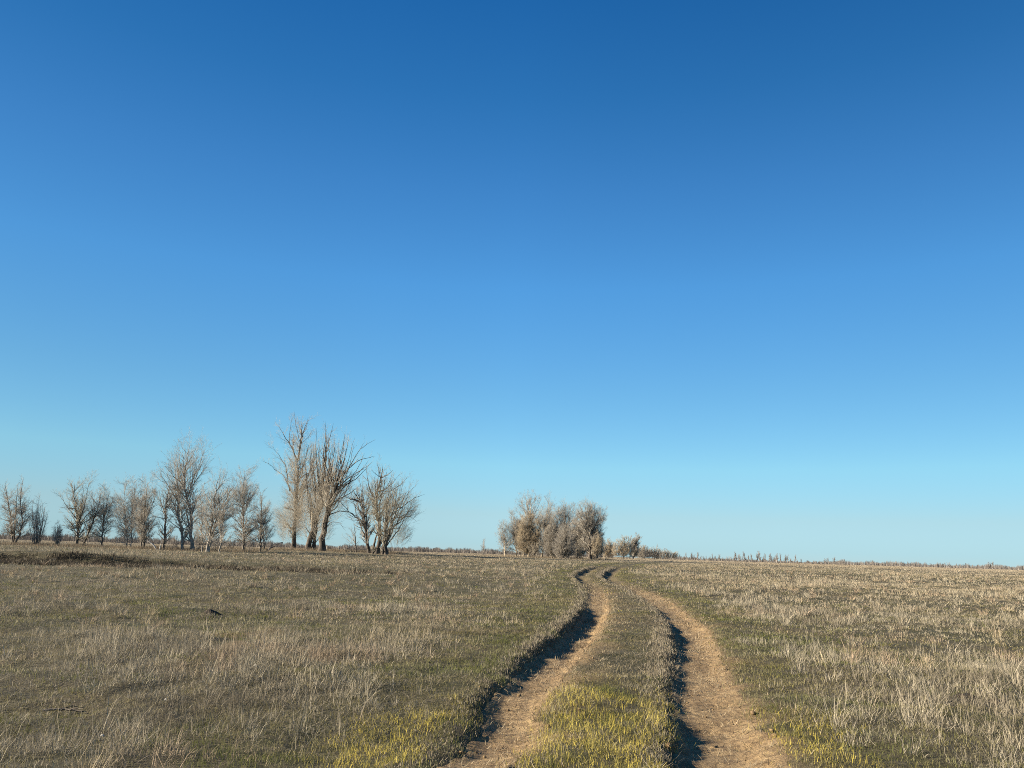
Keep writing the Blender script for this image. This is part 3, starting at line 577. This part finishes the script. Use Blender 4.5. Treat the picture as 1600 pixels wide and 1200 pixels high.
tree('bare_tree', 'sparse pointed bare tree at the left end of the central grove', 'tree', 4, 150,
     [[(398, 566), (392, 470), (373, 340)], [(396, 530), (355, 470), (345, 430)], [(395, 500), (420, 440), (425, 400)], [(392, 470), (365, 420), (350, 390)]], [.13, .05], seed=25, extra=4, tw='twig', bk='tan', group=W3)
tree('bare_tree', 'bare tan tree beside the sparse pointed one in the central grove', 'tree', 4, 150,
     [[(475, 582), (480, 450), (456, 290)], [(500, 582), (505, 470), (512, 360)], [(478, 500), (430, 420), (418, 370)], [(480, 450), (500, 380), (490, 320)]], [.14, .12, .06], style='dense', seed=26, ntrunk=2, extra=4, bk='tan', tw='twig', group=W3)
fan('poplar_tree', 'dense golden tan clump of upright poplar stems in front of the tallest grove tree', 4, 148, 560, 580, 480, 662, 262, 13, .08, style='dense', bk='tan', tw='tan', seed=27, curve=.6, flat=.25, group=W3, cat='tree', bw=42, scale=.7, dens=1.9, skirt=1.4)
tree('bare_tree', 'tallest bare tree of the central grove with a rounded broom like top', 'tree', 4, 153,
     [[(560, 580), (565, 420), (572, 280), (575, 160)], [(568, 360), (520, 230), (498, 175)], [(568, 360), (625, 230), (648, 165)], [(570, 320), (545, 210), (535, 150)], [(570, 320), (600, 210), (612, 150)], [(568, 400), (630, 300), (655, 230)], [(568, 400), (510, 310), (488, 240)]], [.3, .11], style='dense', seed=28, extra=7, bk='tan', tw='twig', group=W3, low=.35, scale=.6, dens=1.2)
tree('bare_tree', 'bare tree with an open leaning crown right of the tallest grove tree', 'tree', 4, 147,
     [[(650, 586), (668, 480), (685, 350), (700, 205)], [(672, 450), (720, 340), (738, 260)], [(675, 420), (655, 320), (665, 250)], [(665, 480), (720, 420), (745, 350)]], [.2, .09], style='dense', seed=29, extra=5, bk='tan', tw='twig', group=W3, scale=.8)
fan('bare_shrub', 'dark brown undergrowth shrub at the foot of the tallest grove tree', 4, 146, 605, 582, 550, 660, 470, 10, .05, tw='wtwig', seed=30, bw=30, dens=1.2)
fan('bare_shrub', 'thicket of thin grey saplings in the middle of the central grove', 4, 149, 712, 586, 668, 765, 400, 10, .06, style='dense', bk='tan', tw='twig', seed=31, bw=34, flat=.2)
fan('bare_tree', 'round crowned pale grey tree on a short dark trunk in front of the grove', 4, 136, 795, 600, 722, 908, 335, 18, .09, style='dense', bk='dark', tw='twig', seed=32, curve=.75, flat=.62, group=W3, cat='tree', bw=8, scale=.8, dens=1.4, skirt=1.0)
tree('bare_tree', 'grey bare tree rising behind the round crowned pale tree', 'tree', 4, 147,
     [[(830, 590), (818, 400), (802, 220)], [(818, 400), (850, 300), (852, 225)], [(820, 430), (775, 320), (770, 240)], [(815, 350), (790, 270), (785, 220)], [(820, 380), (870, 320), (880, 270)]], [.22, .09], style='dense', seed=33, extra=5, tw='twig', group=W3, scale=.75)
tree('bare_tree', 'large grey bare tree with a wide fan crown at the right of the central grove', 'tree', 4, 141,
     [[(990, 592), (985, 450), (965, 340), (950, 225)], [(985, 460), (1030, 350), (1060, 310), (1090, 298)], [(975, 390), (920, 300), (890, 240)], [(985, 430), (1010, 320), (1015, 240)], [(970, 360), (935, 270), (920, 215)], [(985, 480), (1045, 420), (1072, 370)], [(978, 400), (1000, 300), (980, 220)], [(985, 470), (920, 400), (880, 340)], [(1000, 400), (1045, 310), (1050, 265)]], [.36, .12], style='dense', seed=34, extra=9, bk='black', tw='twig', group=W3, low=.2, scale=.8, dens=1.4)
fan('bare_shrub', 'pale brown bushy shrub at the right end of the central grove', 4, 139, 1042, 588, 1004, 1084, 412, 11, .06, style='dense', tw='tan', seed=35, bw=24, flat=.3, dens=1.2)
fan('bare_shrub', 'low dark shrub under the large grey tree of the grove', 4, 138, 905, 590, 856, 962, 455, 11, .06, style='dense', tw='wtwig', seed=36, bw=34, flat=.3, dens=1.2)
fan('bare_tree', 'pale thicket filling the gap between the leaning crown and the round crowned tree', 4, 145, 735, 588, 690, 800, 300, 12, .08, style='dense', bk='tan', tw='twig', seed=50, curve=.7, flat=.3, group=W3, cat='tree', bw=26, scale=.8, dens=1.9, skirt=1.3)
fan('bare_tree', 'grey thicket between the round crowned tree and the large fan crowned tree', 4, 144, 900, 590, 840, 985, 290, 13, .08, style='dense', bk='grey', tw='twig', seed=51, curve=.7, flat=.25, group=W3, cat='tree', bw=34, scale=.8, dens=1.9, skirt=1.3)
fan('bare_tree', 'grey brown thicket at the right flank under the large fan crowned tree', 4, 143, 1010, 590, 950, 1075, 330, 12, .08, style='dense', bk='grey', tw='twig', seed=52, curve=.75, flat=.35, group=W3, cat='tree', bw=26, scale=.8, dens=1.9, skirt=1.3)
W4 = 'bare trees of the farther grove'
fan('bare_tree', 'pale tan thicket just right of the pale brown shrub in the farther grove', 4, 230, 1112, 590, 1072, 1165, 450, 13, .08, style='dense', bk='tan', tw='tan', seed=37, bw=32, flat=.2, scale=.9, skirt=1.2, cat='tree', group=W4, tr=.011, dens=1.0)
fan('bare_tree', 'widest pale tan tree clump of the farther grove', 4, 228, 1212, 590, 1140, 1300, 436, 20, .08, style='dense', bk='tan', tw='tan', seed=38, bw=60, flat=.22, scale=.8, skirt=1.2, cat='tree', group=W4, tr=.011, dens=1.0)
tree('bare_tree', 'leaning grey tree with a spiky top at the right of the farther grove', 'tree', 4, 232, [[(1282, 588), (1300, 520), (1322, 450)], [(1290, 550), (1275, 490), (1280, 455)], [(1305, 510), (1312, 480), (1310, 455)]], [.3, .14], style='dense', seed=39, extra=3, bk='grey', tw='twig', group=W4, tr=.014)
fan('bare_shrub', 'long low pale thicket behind the tapering row of bushes', 4, 275, 1450, 589, 1300, 1600, 528, 26, .06, style='dense', bk='tan', tw='tan', seed=55, bw=125, flat=.25, scale=.9, skirt=1.2, tr=.012, dens=1.3)
fan('bare_shrub', 'low pale thicket right behind the spiky topped leaning tree', 4, 262, 1345, 589, 1270, 1425, 500, 16, .06, style='dense', bk='tan', tw='tan', seed=56, bw=60, flat=.25, scale=.9, skirt=1.2, tr=.012, dens=1.2)
for i, (bx, xl, xr, yt, lab) in enumerate(((1365, 1305, 1418, 500, 'rounded grey brown bush nearest the spiky topped leaning tree'), (1436, 1385, 1492, 498, 'second rounded bush from the spiky topped leaning tree'), (1508, 1455, 1562, 522, 'low grey bush next to last in the row tapering right'), (1572, 1535, 1612, 542, 'last and smallest bush of the row tapering right'))):
    fan('bare_shrub', lab, 4, 250 + 12 * i, bx, 590, xl, xr, yt, 13, .07, style='dense', bk='tan', tw='twig', seed=40 + i, bw=36, flat=.4, scale=.9, skirt=1.2, group='bushes tapering off right of the farther grove', tr=.012, dens=.9)

for i, (bx, xl, xr, yt, lab) in enumerate(((360, 325, 410, 955, 'low thin undergrowth left of the curved grey poplar trunk'), (548, 500, 600, 940, 'low undergrowth between the tallest poplar and the thin pale tree'), (690, 655, 735, 950, 'low undergrowth at the foot of the dark leaning clump'), (955, 925, 992, 985, 'tiny shrub just right of the slim pointed poplar'), (800, 765, 840, 990, 'tiny shrub just left of the slim pointed poplar'))):
    fan('bare_shrub', lab, 2, 88 + i, bx, 1098 if i < 3 else 1088, xl, xr, yt, 7, .03, seed=60 + i, bw=26, tw='far', group='undergrowth under the left row of trees', scale=.8)

# ------------------------------------------------------------------ far skyline: single small trees (copies) and scrub masses
def mini(seed, h, wide):
    rg = np.random.default_rng(seed); n = 3
    tr_ = np.stack([np.stack([np.linspace(0, rg.normal(0, wide * .25), 8) + rg.normal(0, .04, 8), np.linspace(0, rg.normal(0, wide * .25), 8), np.linspace(-.2, h * rg.uniform(.8, 1), 8)], 1) for _ in range(n)])
    rt = np.tile(np.linspace(.13, .03, 8), (n, 1))
    p1, r1 = spawn(rg, tr_, rt, 5, .2, 1, wide * .6, .6, .7, 5, .6, .035)
    p2, r2 = spawn(rg, p1, r1, 6, .2, 1, wide * .28, .6, .5, 3, .7, .03)
    return join([tubes(tr_, rt, 5), tubes(p1, r1, 3), tubes(p2, r2, 3)])
protos = [mini(700 + i, h, wd) for i, (h, wd) in enumerate(((5.5, 2.2), (4.2, 2.6), (6.2, 1.8), (3.2, 2.6)))]
pm = []
for i, (V, Q_) in enumerate(protos):
    o = mesh_obj('skyline_tree', V, Q_, BK['line']); pm.append(o)
first = {}
sky_pts = []
rg = np.random.default_rng(77)
for px in np.r_[np.arange(1052, 1205, 5.2), np.arange(1205, 1250, 5.0), np.arange(1253, 1290, 9.0), [1293, 1301, 1303, 1318, 1330, 1345, 1362], np.arange(1400, 1600, 9.5)]:
    px = px + rg.uniform(-2, 2)
    hp = 8.5 + rg.uniform(-4, 4)
    if 1160 < px < 1220: hp += 2
    if px > 1255: hp -= 4
    if abs(px - 1293) < 2 or abs(px - 1303) < 2: hp = 9.5
    if px > 1395: hp = rg.uniform(4, 8)
    if abs(px - 1545) < 6: hp = 9.5
    sky_pts.append((px, max(hp, 3.5)))
LAB = {0: 'slim bare tree of the broken row along the right skyline', 1: 'spreading bare tree of the broken row along the right skyline', 2: 'very thin tall bare tree of the broken row along the right skyline', 3: 'squat bushy tree of the broken row along the right skyline'}
for px, hp in sky_pts:
    d = rg.uniform(400, 470); k = int(rg.integers(0, 4)) if hp > 7 else 3
    b0 = P(px, 865 + (px - 800) * .0306, d); z, _ = ground_z(b0[:1], b0[1:2])
    o = pm[k] if k not in first else pm[k].copy()
    if k in first: COL.objects.link(o)
    first[k] = 1
    h0 = (5.5, 4.2, 6.2, 3.2)[k]; s = hp * d / FPX / h0
    o.location = (b0[0], b0[1], z[0]); o.scale = (s * rg.uniform(.8, 1.2),) * 2 + (s,); o.rotation_euler = (0, 0, rg.uniform(0, 6.28))
    tag(o, LAB[k], 'tree', 'small bare trees along the right skyline: ' + ('slim', 'spreading', 'thin', 'squat')[k])

scrub = Bag()
def scrub_band(px0, px1, n, d0, d1, hpx, hv, wd, col=(.15, .132, .115)):
    px = rng.uniform(px0, px1, n); d = rng.uniform(d0, d1, n)
    x = (px - 800) / FPX * d * 1.02; y = d; z, _ = ground_z(x, y)
    h = hpx * d / FPX * (.35 + hv * fbm(px, d * 0, 14, 301) + .5 * hv * vn(px * .4, px * 0, 303)) * rng.uniform(.5, 1.1, n)
    scrub.add(*stems(np.stack([x, y, z - .1], 1), h, rng.uniform(0, 6.28, n), np.abs(rng.normal(0, .25, n)), rng.normal(0, .3, n), wd * rng.uniform(.5, 1.6, n), c_([col]) * rng.uniform(.65, 1.3, (n, 1))))
scrub_band(-120, 450, 15000, 380, 520, 10.5, .75, .16)
scrub_band(430, 700, 8500, 420, 560, 7.5, .75, .17)
scrub_band(690, 960, 7500, 450, 600, 7, .8, .18)
scrub_band(1030, 1300, 5000, 430, 560, 4.5, .8, .18)
scrub_band(1290, 1760, 9500, 560, 700, 6, .9, .22, (.165, .148, .132))
scrub.build('distant_scrub', m_dry, 'grey brown line of far scrub and woodland along the horizon', 'scrub')

# ------------------------------------------------------------------ small things
def stick(name, label, cat, pts, r0, r1, forks=(), mat='wood', seed=0):
    rg = np.random.default_rng(seed); pts = np.array(pts, float); base = pts[0].copy(); q = resample(pts - base, 12)
    q[1:-1] += rg.normal(0, .01 * np.linalg.norm(pts[-1] - pts[0]), (10, 3))
    parts = [tubes(q[None], np.linspace(r0, r1, 12)[None], 7)]
    for t_, dx, dy, dz in forks:
        i = int(t_ * 11); f = np.stack([q[i] + c_([dx, dy, dz]) * k + rg.normal(0, .01, 3) * k for k in np.linspace(0, 1, 6)])
        parts.append(tubes(f[None], np.linspace(r0 * .5, r1 * .4, 6)[None], 5))
    o = mesh_obj(name, *join(parts), BK[mat], loc=base); tag(o, label, cat); return o
a = ground_hit(66, 1116); b_ = ground_hit(134, 1116)
stick('fallen_branch', 'thin dark dead branch lying in the grass near the lower left corner', 'branch', [a + [0, 0, .03], (a + b_) / 2 + [0, .03, .035], b_ + [0, 0, .02]],   .011, .005, ((.3, .18, .1, .02), (.6, .16, -.08, .03)), 'dark', seed=5)
p0 = P(417, 856, 100); p1 = P(442, 847, 104); p0[2] = ground_z(p0[:1], p0[1:2])[0][0] + .08
stick('fallen_branch', 'dark fallen branch propped up between the sapling and the big willows', 'branch', [p0, (p0 + p1) / 2 + [0, 0, .05], p1], .10, .04, ((.5, .7, 0, .25),), 'dark', seed=6)
for i, (px, hp, lean, lab) in enumerate(((510, 8, .05, 'thin pale fence post nearest the thick willow trunk'), (529, 8.5, -.04, 'thin pale fence post second from the thick willow trunk'), (538.5, 8, .03, 'thin pale fence post third from the thick willow trunk, close to the second'), (555, 9, 0, 'thin pale fence post farthest right, beside the leaning willow'))):
    b0 = P(px, 861, 112); z = ground_z(b0[:1], b0[1:2])[0][0]; h = hp * 112 / FPX
    q = np.stack([c_([lean * f * h, 0, f * h - .1]) for f in np.linspace(0, 1, 6)])
    V1, Q1 = tubes(q[None], c_([[.06, .058, .057, .055, .052, .03]]), 7)
    tag(mesh_obj('fence_post', V1, Q1, BK['pale'], loc=(b0[0], b0[1], z)), lab, 'post', 'fence posts under the willows')

m_clod, t, b = mat_base('dark_earth'); t.links.new(mixc(t, rng_map(t, noise(t, 30, 5, .7), .4, .6), (.025, .02, .014), (.07, .052, .036)), b.inputs['Base Color']); bump(t, b, noise(t, 40, 5, .7), .03)
def mound(name, label, cat, px, py, rx, ry, h, mat, seed, k=.35):
    p = ground_hit(px, py); n, m = 14, 28; V = []
    for i in range(n):
        f = i / (n - 1)
        for j in range(m):
            a = j * 2 * math.pi / m; wv = 1 + k * (float(fbm(c_([math.cos(a) * 1.3 + seed]), c_([math.sin(a) * 1.3 + f]), .7, 400 + seed)[0]) - .5) * 2
            x = math.cos(a) * rx * f * wv; y = math.sin(a) * ry * f * wv
            zz = h * (1 - f ** 1.7) * (1 + .7 * (float(fbm(c_([x * 1.0]), c_([y]), h * 1.3, 420 + seed)[0]) - .5)) - .02
            gzz = float(ground_z(c_([p[0] + x]), c_([p[1] + y]))[0][0]) - p[2]
            V.append((x, y, zz + gzz))
    V = np.array(V); a = (np.arange(n - 1)[:, None] * m + np.arange(m)); a2 = (np.arange(n - 1)[:, None] * m + (np.arange(m) + 1) % m)
    Q_ = np.stack([a, a2, a2 + m, a + m], -1).reshape(-1, 4)
    tag(mesh_obj(name, V, Q_, mat, loc=p), label, cat)
mound('earth_mound', 'small dark molehill in the dry grass of the left field', 'mound', 327, 961, .25, .18, .11, m_clod, 1)
mound('earth_mound', 'dark clod of dug earth at the right edge, left one of a close pair', 'mound', 1508, 1090, .15, .09, .07, m_clod, 2)
mound('earth_mound', 'dark clod of dug earth at the right edge, right one of a close pair', 'mound', 1562, 1098, .13, .08, .06, m_clod, 3)
m_st = bark('pale_stone', (.45, .42, .37), (.62, .59, .53), 8)
mound('stone', 'small whitish stone in the left field below the reddish bare patch', 'stone', 399, 1041, .035, .028, .035, m_st, 4)
mound('stone', 'small whitish stone in the grass low in the left foreground, below the dead branch', 'stone', 160, 1150, .026, .02, .03, m_st, 5)
mound('stone', 'small whitish stone in the left foreground, level with the dead branch', 'stone', 259, 1094, .028, .02, .03, m_st, 6)
print('twigs', sum(SUM.values()), 'stems', dry.n // 6, grn.n // 6, rim.n // 6)
